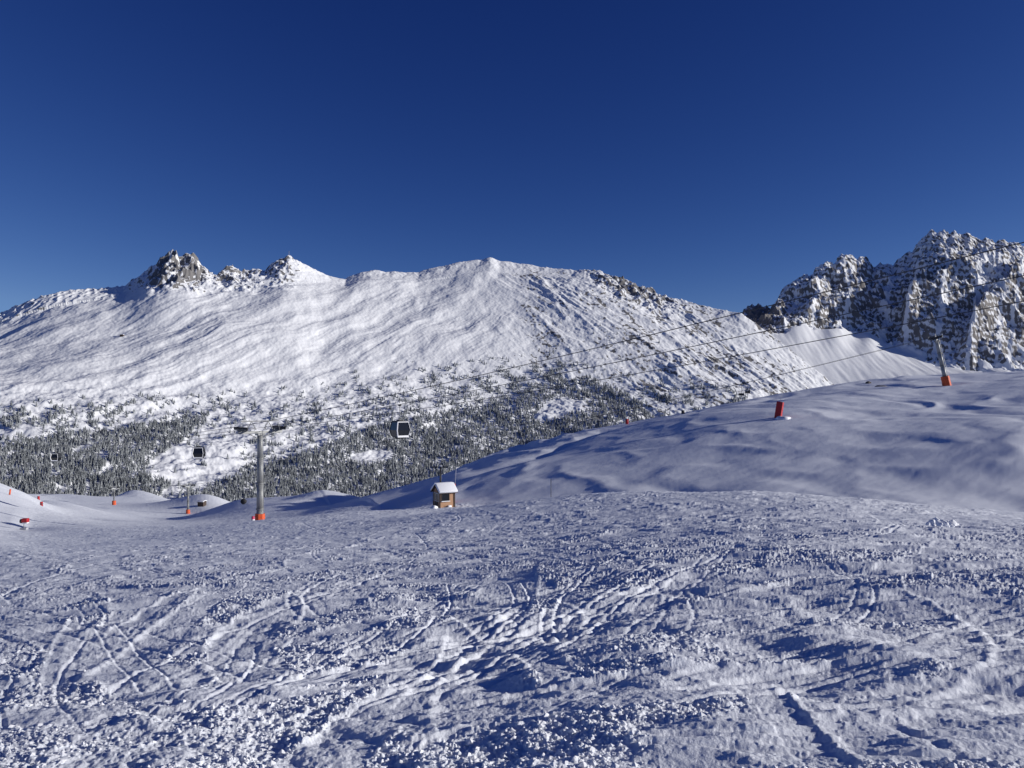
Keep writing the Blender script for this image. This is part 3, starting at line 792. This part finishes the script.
chair_pylon(188, 386, 487, 'mid-sized lift pylon with red base pad, left of the tallest one', 0, .55, 1.0, 2.0)
chair_pylon(114, 440, 489, 'smallest and farthest lift pylon, with an orange base pad, at the piste horizon', 0, .42, 1.1, 2.4)

def rope(name, pts_, r_, label, n=24, sag=0., cat='cable', group=None):
    """one steel rope through a list of supports"""
    path = []
    for a, b_ in zip(pts_[:-1], pts_[1:]):
        for k in range(n):
            t_ = k/n; q = a.lerp(b_, t_); q.z -= sag*4*t_*(1-t_)*((a-b_).length/100)**2; path.append(q)
    path.append(pts_[-1].copy())
    bm = bmesh.new(); rings = []
    for i, q in enumerate(path):
        d_ = (path[min(i+1,len(path)-1)]-path[max(i-1,0)]).normalized()
        s_ = d_.cross(Vector((0,0,1))).normalized(); u_ = s_.cross(d_)
        rings.append([bm.verts.new(q+(s_*math.cos(a)+u_*math.sin(a))*r_) for a in [k*math.pi/3 for k in range(6)]])
    for r0, r1 in zip(rings[:-1], rings[1:]):
        for k in range(6): bm.faces.new((r0[k], r0[(k+1)%6], r1[(k+1)%6], r1[k]))
    o = bm_obj(name, bm, M_rope, None, True); tag(o, label, cat, group)
    return path
# gondola ropes, over the pylon and up out of the picture on the right
ztop = gp.z+HG+1.15
def gr(off, zr, zoff=0.):
    def pt(tt, z): q = Vector((gp.x, gp.y, 0))-gdir*(tt*math.sqrt(2))+gn*off; q.z = z; return q
    k = 73
    return [pt(-250, ztop-26+zoff), pt(-92, ztop-9.2+zoff), pt(0, ztop+zoff), pt(k, zr+zoff), pt(150, zr+(zr-ztop)/73*77*1.1+zoff)]
pathA = rope('haul_rope', gr(-3.2, 10.9), .037, 'uppermost of the three long gondola cables climbing to the right edge', sag=.5)
pathB = rope('haul_rope', gr(3.2, 9.9), .037, 'middle of the three long gondola cables, with the cabins hanging from it', sag=.5)
pathC = rope('signal_cable', gr(3.9, 8.6, -.35), .034, 'lowest of the three long gondola cables climbing to the right edge', sag=.7)
ext = chs[0]; e2 = [p_-cdir*140+Vector((0,0,16)) for p_ in ext]
pc0 = rope('chairlift_rope', [e2[0]]+[c[0] for c in chs]+[chs[-1][0]+cdir*160-Vector((0,0,18))], .045, 'thin upper cable sloping down left from the leaning pylon on the ridge', sag=.45, group=None)
pc1 = rope('chairlift_rope', [e2[1]]+[c[1] for c in chs]+[chs[-1][1]+cdir*160-Vector((0,0,18))], .045, 'thin lower cable sloping down left from the leaning pylon on the ridge', sag=.45)
def at_px(path, px):
    best = min((q for q in path if q.y > 5), key=lambda q: abs(CX+F*q.x/q.y-px))
    i = path.index(best)
    for a, b_ in ((i-1,i),(i,i+1)):
        if a < 0 or b_ >= len(path): continue
        A_, B_ = path[a], path[b_]
        pa = CX+F*A_.x/A_.y; pb = CX+F*B_.x/B_.y
        if (pa-px)*(pb-px) <= 0: return A_.lerp(B_, (px-pa)/(pb-pa))
    return best
print('rope rows B400', HY-(at_px(pathB,400).z-CZ)/at_px(pathB,400).y*F, at_px(pathB,400).y)
for nm, pth in (('A',pathA),('B',pathB)):
    print(nm, [(px_, round(HY-(at_px(pth,px_).z-CZ)/at_px(pth,px_).y*F)) for px_ in (56,199,512,640,768,900,1020)])

# ---- gondola cabin: origin at the rope, cabin hangs below
def make_cabin(drop=2.2, h=2.15, w=1.95, l=2.1):
    root = empty('gondola_cabin', (0,0,0))
    zt = -drop; zb = zt-h; zm = zt-h*.55
    # octagonal-ish bulging shell of dark glass
    prof = [(zb+.12,.78),(zm,1.0),(zt-.12,.80)]
    def corner(sx, sy, k): z_, s_ = prof[k]; return Vector((sx*w/2*s_, sy*l/2*s_, z_))
    sides = [((-1,-1),(1,-1)),((1,-1),(1,1)),((1,1),(-1,1)),((-1,1),(-1,-1))]
    for a, b_ in sides:
        bm = bmesh.new(); vs = [[bm.verts.new(corner(*a,k)*.985+Vector((0,0,.015*0))), bm.verts.new(corner(*b_,k)*.985)] for k in range(3)]
        for vrow in vs:
            for v in vrow: v.co.z /= .985
        for k in range(2): bm.faces.new((vs[k][0], vs[k][1], vs[k+1][1], vs[k+1][0]))
        g = bm_obj('window', bm, M_glass, root)
        sm = g.modifiers.new('solid', 'SOLIDIFY'); sm.thickness = .04; sm.offset = -1
    bm = bmesh.new()
    for sx in (-1,1):
        for sy in (-1,1):
            for k in range(2): tube(bm, corner(sx,sy,k), corner(sx,sy,k+1), .045, None, 8)
    for a, b_ in sides:
        tube(bm, corner(*a,2), corner(*b_,2), .05, None, 8)
    bm_obj('frame', bm, M_dark, root)
    bm = bmesh.new(); fo = Vector((0,-.05,0))
    for k in range(2): tube(bm, corner(-1,-1,k)+fo, corner(-1,-1,k+1)+fo, .085, None, 8)
    for k in range(2): tube(bm, corner(1,-1,k)+fo, corner(1,-1,k+1)+fo, .04, None, 8)
    tube(bm, corner(-1,-1,2)+fo, corner(1,-1,2)+fo, .07, None, 8); box(bm, (0,-l/2*.80-.03,zb+.14), (w*.80,.12,.26), bev=.03)
    bm_obj('door_frame', bm, M_white, root)
    bm = bmesh.new(); box(bm, (0,0,zb+.10), (w*.78, l*.76, .22), bev=.05); bm_obj('floor', bm, M_dark, root)
    bm = bmesh.new(); box(bm, (0,0,zb-.10), (w*.5, l*.5, .16), bev=.03); bm_obj('bumper', bm, M_rubber, root)
    bm = bmesh.new(); box(bm, (0,0,zt-.04), (w*.80, l*.80, .14), bev=.05); box(bm, (0,0,zt+.08), (w*.3, l*.4, .16), bev=.03); bm_obj('roof', bm, M_dark, root)
    bm = bmesh.new(); box(bm, (w/2*.93, 0, zm-.1), (.06, .07, h*.72)); 
    bm_obj('door_rail', bm, M_dark, root)
    rk_ = bmesh.new(); 
    for yy in (-.4,-.15,.15,.4): box(rk_, (w/2*.98+.08, yy, zm-.35), (.12,.05,.5))
    bm_obj('ski_rack', rk_, M_dark, root)
    bm = bmesh.new(); tube(bm, (0,0,zt+.1), (0,0,-.25), .055, None, 8); tube(bm, (0,-.35,zt+.35), (0,.35,zt+.35), .05, None, 8); tube(bm, (0,-.35,zt+.02), (0,-.35,zt+.35), .04, None, 8); tube(bm, (0,.35,zt+.02), (0,.35,zt+.35), .04, None, 8)
    bm_obj('hanger', bm, M_steel, root)
    bm = bmesh.new(); box(bm, (0,0,-.12), (.22,.55,.26), bev=.04); bm_obj('grip', bm, M_dark, root)
    return root
cab = make_cabin()
spots = [(400, pathB, 'largest gondola cabin, with white frame and dark glass, right of the tallest pylon', 36),
         (199, pathB, 'dark gondola cabin hanging between the tall pylon and the farther cabin, before open snow', 10),
         (56, pathB, 'smallest and farthest gondola cabin, hanging before the left wood', 5)]
for i, (px_, pth, lb, rz_) in enumerate(spots):
    o = cab if i == 0 else copy_tree(cab)
    q = at_px(pth, px_); o.location = q; o.rotation_euler.z = R(rz_)
    tag(o, lb, 'gondola cabin', 'gondola cabins on the rope')

# ---- chairlift chairs
def make_chair():
    root = empty('lift_chair', (0,0,0))
    bm = bmesh.new(); box(bm, (0,0,-.1), (.4,.7,.5), bev=.08); bm_obj('grip', bm, M_dark, root)
    bm = bmesh.new(); tube(bm, (0,0,-.2), (0,0,-2.4), .06, None, 8); tube(bm, (-1.0,0,-2.4), (1.0,0,-2.4), .05, None, 8)
    for s_ in (-1,1): tube(bm, (s_*1.0,0,-2.4), (s_*1.0,.1,-3.5), .045, None, 8)
    bm_obj('hanger', bm, M_dark, root)
    bm = bmesh.new(); box(bm, (0,-.2,-3.5), (2.1,.5,.1), bev=.03); bm_obj('seat', bm, M_rubber, root)
    bm = bmesh.new(); box(bm, (0,.08,-3.1), (2.1,.08,.6), bev=.03); bm_obj('backrest', bm, M_rubber, root)
    return root
ch = make_chair()
for i, (px_, pth, lb) in enumerate([(742, pc0, 'left one of the pair of small dark chairs hanging over the ridge edge'), (748, pc1, 'right one of the pair of small dark chairs hanging over the ridge edge')]):
    o = ch if i == 0 else copy_tree(ch)
    q = at_px(pth, px_); o.location = q; o.rotation_euler.z = rzc+R(60)
    print('chair', px_, HY-(q.z-CZ)/q.y*F, q.y)
    tag(o, lb, 'lift chair', 'chairs on the chairlift')

# ---- hut
def hut():
    g = G(444, 99); root = empty('hut', g, R(29))
    W_, D_, Hw, Hr = 2.0, 2.0, 2.1, .75     # front faces -y; ridge runs along x
    bm = bmesh.new()
    prof = [(-D_/2,-.6),(D_/2,-.6),(D_/2,Hw),(0,Hw+Hr),(-D_/2,Hw)]
    a = [bm.verts.new((-W_/2,y_,z_)) for y_,z_ in prof]; b_ = [bm.verts.new((W_/2,y_,z_)) for y_,z_ in prof]
    bm.faces.new(a[::-1]); bm.faces.new(b_)
    for k in range(5): bm.faces.new((a[k], a[(k+1)%5], b_[(k+1)%5], b_[k]))
    bmesh.ops.recalc_face_normals(bm, faces=bm.faces[:])
    bm_obj('wall', bm, M_timber, root)
    for sx in (-1,1):
        for sy in (-1,1):
            bm = bmesh.new(); box(bm, (sx*(W_/2+.01), sy*(D_/2+.01), Hw/2-.1), (.14,.14,Hw)); bm_obj('corner_post', bm, M_timberd, root)
    sl = math.atan2(Hr, D_/2); Ls = math.hypot(Hr, D_/2)+.38
    bm = bmesh.new()
    for s_ in (-1,1):
        rt = Matrix.Rotation(-s_*sl, 3, 'X')
        c_ = Vector((0, s_*Ls/2*math.cos(sl), Hw+Hr+.05-Ls/2*math.sin(sl)))
        box(bm, c_, (W_+.62, Ls, .08), rt)
    rf = bm_obj('roof', bm, M_timberd, root)
    bm = bmesh.new()
    for s_ in (-1,1):
        rt = Matrix.Rotation(-s_*sl, 3, 'X'); nrm = rt@Vector((0,0,1))
        c_ = Vector((0, s_*Ls/2*math.cos(sl), Hw+Hr+.05-Ls/2*math.sin(sl)))+nrm*.19
        box(bm, c_, (W_+.58, Ls*1.02, .30), rt, bev=.09)
    bm_obj('snow_cap', bm, M_clod, rf, True)
    # front window with sill
    bm = bmesh.new(); box(bm, (-.28,-D_/2-.02,1.42), (.98,.06,.92)); w1 = bm_obj('window', bm, M_glass, root)
    bm = bmesh.new()
    for s_ in (-1,1): box(bm, (-.28+s_*.53,-D_/2-.04,1.42), (.08,.10,1.06))
    box(bm, (-.28,-D_/2-.04,1.93), (1.14,.10,.08)); bm_obj('window_frame', bm, M_timberd, w1)
    bm = bmesh.new(); box(bm, (-.28,-D_/2-.12,.90), (1.2,.28,.09), bev=.03); bm_obj('window_sill', bm, M_clod, w1)
    # glazed left side with rail
    bm = bmesh.new()
    box(bm, (-W_/2-.02,0,1.35), (.06,1.55,.95)); w2 = bm_obj('window', bm, M_glass, root)
    bm = bmesh.new()
    for yy in (-.8,0,.8): box(bm, (-W_/2-.05,yy,1.35), (.07,.07,1.05))
    for zz in (.85,1.86): box(bm, (-W_/2-.05,0,zz), (.068,1.7,.08))
    bm_obj('window_frame', bm, M_grey, w2)
    bm = bmesh.new(); box(bm, (-W_/2-.03,.1,.38), (.07,.9,.8)); bm_obj('lower_panel', bm, M_timberd, root)
    bm = bmesh.new(); box(bm, (.28,-D_/2-.10,.12), (.5,.3,.5), bev=.1); bm_obj('snow_heap', bm, M_clod, root, True)
    tag(root, 'small wooden lift hut with tan walls and a thick white snow roof', 'hut')
hut()

# ---- padded snow lances
def lance(name, px, d, padw, padh, poleh, mat, label, tilt=0, rz=0, pole_off=(0,0), pole_top=None, cat='snow lance'):
    g = G(px, d); root = empty(name, g); root.rotation_euler = (Matrix.Rotation(R(tilt),3,'Y')@Matrix.Rotation(rz,3,'Z')).to_euler()
    bm = bmesh.new(); box(bm, (0,0,padh/2-.1), (padw, padw, padh+.2), bev=.08)
    for z_ in (.2,.5,.8): box(bm, (0,0,padh*z_), (padw+.03, padw+.03, .06))
    bm_obj('pad', bm, mat, root)
    bm = bmesh.new(); tube(bm, (pole_off[0],pole_off[1],padh*.4), (pole_off[0],pole_off[1],padh+poleh), .045, .03, 8); bm_obj('pole', bm, M_grey, root, True)
    bm = bmesh.new(); tube(bm, (pole_off[0],pole_off[1],padh+poleh-.1), (pole_off[0],pole_off[1],padh+poleh+.25), .08, .10, 8); bm_obj('nozzle_head', bm, M_grey, root, True)
    tag(root, label, cat); return root
lance('snow_lance', 778, 146, 1.15, 3.0, 4.4, M_red, 'tall leaning red pad wrapped round a thin pole on the right snow bank', 9, R(-32))
lance('snow_lance', 452, 108, .62, 2.6, 3.0, M_red, 'narrow red pad round a pale pole just behind the hut', 3, R(30), (.35,0))
def mound(px, d, r_, h_, label):
    g = G(px, d); bm = bmesh.new(); bmesh.ops.create_icosphere(bm, subdivisions=3, radius=1)
    for v in bm.verts:
        k = 1+.25*math.sin(v.co.x*5+px)*math.cos(v.co.y*4+d); v.co = Vector((v.co.x*r_*k, v.co.y*r_, max(v.co.z,-.3)*h_*k))
    o = bm_obj('snow_heap', bm, M_clod, None, True); o.location = g; tag(o, label, 'snow heap')
mound(783, 144, 1.4, .5, 'small bright heap of snow at the foot of the large red pad')
mound(434, 96, .45, .4, 'small hump of snow left of the hut')

def post(name, px, d, h_, w_, mat, label, cat='piste marker', tilt=0, band=None, pole=False):
    g = G(px, d); root = empty(name, g); root.rotation_euler = (0, R(tilt), 0)
    bm = bmesh.new(); tube(bm, (0,0,-.4), (0,0,h_), .04, .035, 8); bm_obj('pole', bm, M_grey if not pole else M_dark, root, True)
    if mat:
        bm = bmesh.new(); tube(bm, (0,0,h_*.12), (0,0,h_*.92), w_/2, w_/2*.92, 10); bm_obj('pad', bm, mat, root, True)
    if band:
        bm = bmesh.new(); tube(bm, (0,0,h_*.45), (0,0,h_*.62), w_/2+.02, None, 10); bm_obj('band', bm, band, root, True)
    tag(root, label, cat); return root
post('marker_post', 551, 97, 3.3, .1, None, 'thin bare grey pole standing at the foot of the smooth snow bank', 'pole', 0, pole=True)
post('piste_marker', 627, 205, 1.7, .8, M_red, 'small red padded post far off on the crest of the snow bank')
post('piste_marker', 683, 205, 1.2, .9, M_dark, 'small dark padded post far off on the snow bank, between the two red pads')
post('piste_marker', 253, 121, 1.5, .5, M_pink, 'pink and white padded post just left of the tallest pylon base', band=M_white)
post('piste_marker', 9.5, 165, 1.5, .35, M_orange, 'slim orange marker standing alone on the far left snow flank', tilt=8)
post('piste_marker', 38.5, 245, 1.9, .75, M_red, 'upper of two red markers close together at the left piste edge')
post('piste_marker', 41.5, 195, 1.4, .7, M_red, 'lower red marker of two close together at the left piste edge', band=M_dark)

def box_sign():
    g = G(24, 100); root = empty('snow_gun', g)
    top = CZ+(HY-518)/F*100-g.z
    bm = bmesh.new(); box(bm, (.18,0,top-.30), (.72,.6,.50), bev=.06); bm_obj('red_cover', bm, M_red, root)
    bm = bmesh.new(); box(bm, (.2,0,top-.62), (.62,.5,.14), bev=.03); bm_obj('lower_casing', bm, M_white, root)
    bm = bmesh.new(); tube(bm, (-.42,0,top-.4), (-.05,0,top-.4), .28, .30, 14); bm_obj('fan_mouth', bm, M_rubber, root, True)
    bm = bmesh.new(); tube(bm, (0,0,-.3), (0,0,top-.7), .05, None, 8); bm_obj('post', bm, M_steel, root)
    bm = bmesh.new(); box(bm, (-.15,0,.16), (.6,.4,.3), bev=.05); box(bm, (.25,0,.2), (.4,.5,.28), bev=.08); bm_obj('base_box', bm, M_grey, root)
    tag(root, 'red box-shaped snow gun on a thin post at the far left of the piste', 'snow gun')
box_sign()
def fan_gun():
    g = G(244, 255); root = empty('snow_gun', g)
    zc = CZ+(HY-508)/F*255-g.z
    zc = max(zc, 1.0)
    bm = bmesh.new(); tube(bm, (0,-.6,zc), (0,.7,zc-.15), .85, .7, 20); tube(bm, (0,-.72,zc), (0,-.6,zc), .92, .92, 20); bm_obj('drum', bm, M_rubber, root, True)
    bm = bmesh.new(); 
    for a in (0, 2.1, 4.2): tube(bm, (0,0,zc-.5), (1.0*math.cos(a), 1.0*math.sin(a), -.3), .06, None, 8)
    bm_obj('tripod', bm, M_steel, root)
    tag(root, 'round black fan snow gun on a white mound left of the tallest pylon', 'snow gun')
fan_gun()
def far_shed():
    g = G(202, 400); root = empty('shed', g, R(-15))
    z0 = 0
    bm = bmesh.new(); box(bm, (0,0,z0+.9), (3.4,2.6,2.4)); bm_obj('wall', bm, M_timberd, root)
    bm = bmesh.new()
    for s_ in (-1,1): box(bm, (0,s_*.8,z0+2.35), (4.0,1.9,.16), Matrix.Rotation(-s_*.35,3,'X'))
    r_ = bm_obj('roof', bm, M_timberd, root)
    bm = bmesh.new()
    for s_ in (-1,1): box(bm, (0,s_*.8,z0+2.60), (3.9,1.85,.34), Matrix.Rotation(-s_*.35,3,'X'), bev=.08)
    bm_obj('snow_cap', bm, M_clod, r_, True)
    tag(root, 'tiny dark shed with snow on its roof behind the mid-sized pylon', 'shed')
far_shed()
def mountain_hut(px, py, w, h_, label):
    g = on_mountain(px, py); root = empty('mountain_hut', g)
    bm = bmesh.new(); box(bm, (0,0,h_/2-1), (w,8,h_+2)); bm_obj('wall', bm, M_timberd, root)
    bm = bmesh.new(); box(bm, (0,0,h_+.3), (w+1.5,9.5,.9), bev=.2); bm_obj('roof', bm, M_clod, root)
    tag(root, label, 'building')
mountain_hut(122, 336.5, 9, 5, 'tiny dark building alone on the high open snow below the left crags')
def mast():
    j = int(np.searchsorted(pxs, 289)); i = int(np.argmin(row[:, j])); z_ = MZ[i, j]
    root = empty('summit_mast', ((289-CX)/F*ds[i], ds[i], z_))
    bm = bmesh.new(); tube(bm, (0,0,-3), (0,0,17), .9, .5, 8); bm_obj('pole', bm, M_steel, root)
    bm = bmesh.new(); tube(bm, (-2.5,0,13), (2.5,0,13), .5, None, 8); bm_obj('crosspiece', bm, M_steel, root)
    tag(root, 'thin mast with a crosspiece on the pointed snowy summit', 'mast')
mast()
def rocks(name, px, d, sx, sy, sz, label):
    g = G(px, d); bm = bmesh.new(); bmesh.ops.create_icosphere(bm, subdivisions=2, radius=1)
    rg = random.Random(int(px*d))
    for v in bm.verts: v.co = Vector((v.co.x*sx, v.co.y*sy, v.co.z*sz))*rg.uniform(.75,1.15)
    o = bm_obj(name, bm, M_rockobj); o.location = g; tag(o, label, 'rock')
rocks('rock', 881, 222, 1.6, 1.6, .55, 'flat dark rock poking out of the snow left of the leaning pylon')
rocks('rock', 868, 236, .9, .9, .7, 'small dark rock on the snow skyline left of the flat rock')
# blocks of broken snow at the right of the piste
def snow_block(px, d, s_, i):
    g = G(px, d); bm = bmesh.new(); bmesh.ops.create_icosphere(bm, subdivisions=2, radius=s_)
    rg = random.Random(i)
    ax = [rg.uniform(.7,1.3), rg.uniform(.6,1.1), rg.uniform(.6,1.1)]
    for v in bm.verts:
        v.co = Vector((v.co.x*ax[0], v.co.y*ax[1], v.co.z*ax[2]))*(1+.22*math.sin(v.co.x*9/s_*.3+i)*math.cos(v.co.z*7/s_*.3+i*2)+rg.uniform(-.09,.09))
    o = bm_obj('snow_block', bm, M_clod, None, False); o.location = g+Vector((0,0,s_*.55)); o.rotation_euler = (rg.random()*3, rg.random()*3, rg.random()*3)
    tag(o, 'block of broken snow in the bright heap near the right edge of the piste', 'snow block', 'blocks of broken snow heaped on the piste')
for i, (px_, d_, s_) in enumerate([(932,28.3,.17),(936,28.8,.20),(939,28.0,.12),(943,28.5,.17),(948,28.9,.21),(952,28.3,.15),(957,28.6,.12),(934,27.2,.09),(940,27.0,.10),(947,27.2,.12),(952,27.4,.08),(944,27.6,.10),(961,28.4,.08),(928,28.0,.08)]):
    snow_block(px_, d_, s_, i)

# ------------------------------------------------------------------ light, sky, camera
SUN_AZ, SUN_EL = 94.0, 14.5
w = bpy.data.worlds.new('World'); bpy.context.scene.world = w; w.use_nodes = True
nt = w.node_tree; bg = nt.nodes['Background']
sky = nt.nodes.new('ShaderNodeTexSky'); sky.sky_type = 'NISHITA'; sky.sun_disc = False
sky.sun_elevation = R(SUN_EL); sky.sun_rotation = R(SUN_AZ)
sky.altitude = 2600; sky.air_density = .75; sky.dust_density = .15; sky.ozone_density = 4.5
gm = nt.nodes.new('ShaderNodeHueSaturation'); gm.inputs['Saturation'].default_value = 1.0
# deep, slightly polarised high-altitude blue: each channel of the sky gets its own contrast
sp = nt.nodes.new('ShaderNodeSeparateColor'); cb = nt.nodes.new('ShaderNodeCombineColor')
nt.links.new(sky.outputs[0], gm.inputs['Color']); nt.links.new(gm.outputs[0], sp.inputs[0])
def mth(op, a, v_):
    n_ = nt.nodes.new('ShaderNodeMath'); n_.operation = op; nt.links.new(a, n_.inputs[0])
    if isinstance(v_, float): n_.inputs[1].default_value = v_
    else: nt.links.new(v_, n_.inputs[1])
    return n_.outputs[0]
for k, (amp, ex, lim) in enumerate(((7.2,1.94,1.0),(1.75,1.56,.86),(.908,1.06,.95))):
    L0 = mth('MULTIPLY', sp.outputs[k], .09)
    a_ = mth('MULTIPLY', mth('POWER', L0, ex), amp/.09)
    nt.links.new(mth('MINIMUM', a_, mth('MULTIPLY', sp.outputs[k], lim)), cb.inputs[k])
nt.links.new(cb.outputs[0], bg.inputs['Color'])
bg.inputs['Strength'].default_value = .09
sd = bpy.data.lights.new('sun', 'SUN'); sd.energy = 4.7; sd.angle = R(.53); sd.color = (1,.95,.88)
so = bpy.data.objects.new('sun', sd); COL.objects.link(so)
v = Vector((math.sin(R(SUN_AZ))*math.cos(R(SUN_EL)), math.cos(R(SUN_AZ))*math.cos(R(SUN_EL)), math.sin(R(SUN_EL))))
so.rotation_euler = v.to_track_quat('Z', 'Y').to_euler()

cd = bpy.data.cameras.new('camera'); co = bpy.data.objects.new('camera', cd); COL.objects.link(co)
co.location = (0,0,CZ); co.rotation_euler = (R(90),0,0)
cd.sensor_width = 36; cd.lens = F/1024*36; cd.shift_y = (HY-384)/1024; cd.clip_start = .05; cd.clip_end = 20000
sc_ = bpy.context.scene; sc_.camera = co
sc_.view_settings.view_transform = 'Standard'; sc_.view_settings.look = 'None'; sc_.view_settings.exposure = 0; sc_.view_settings.gamma = 1
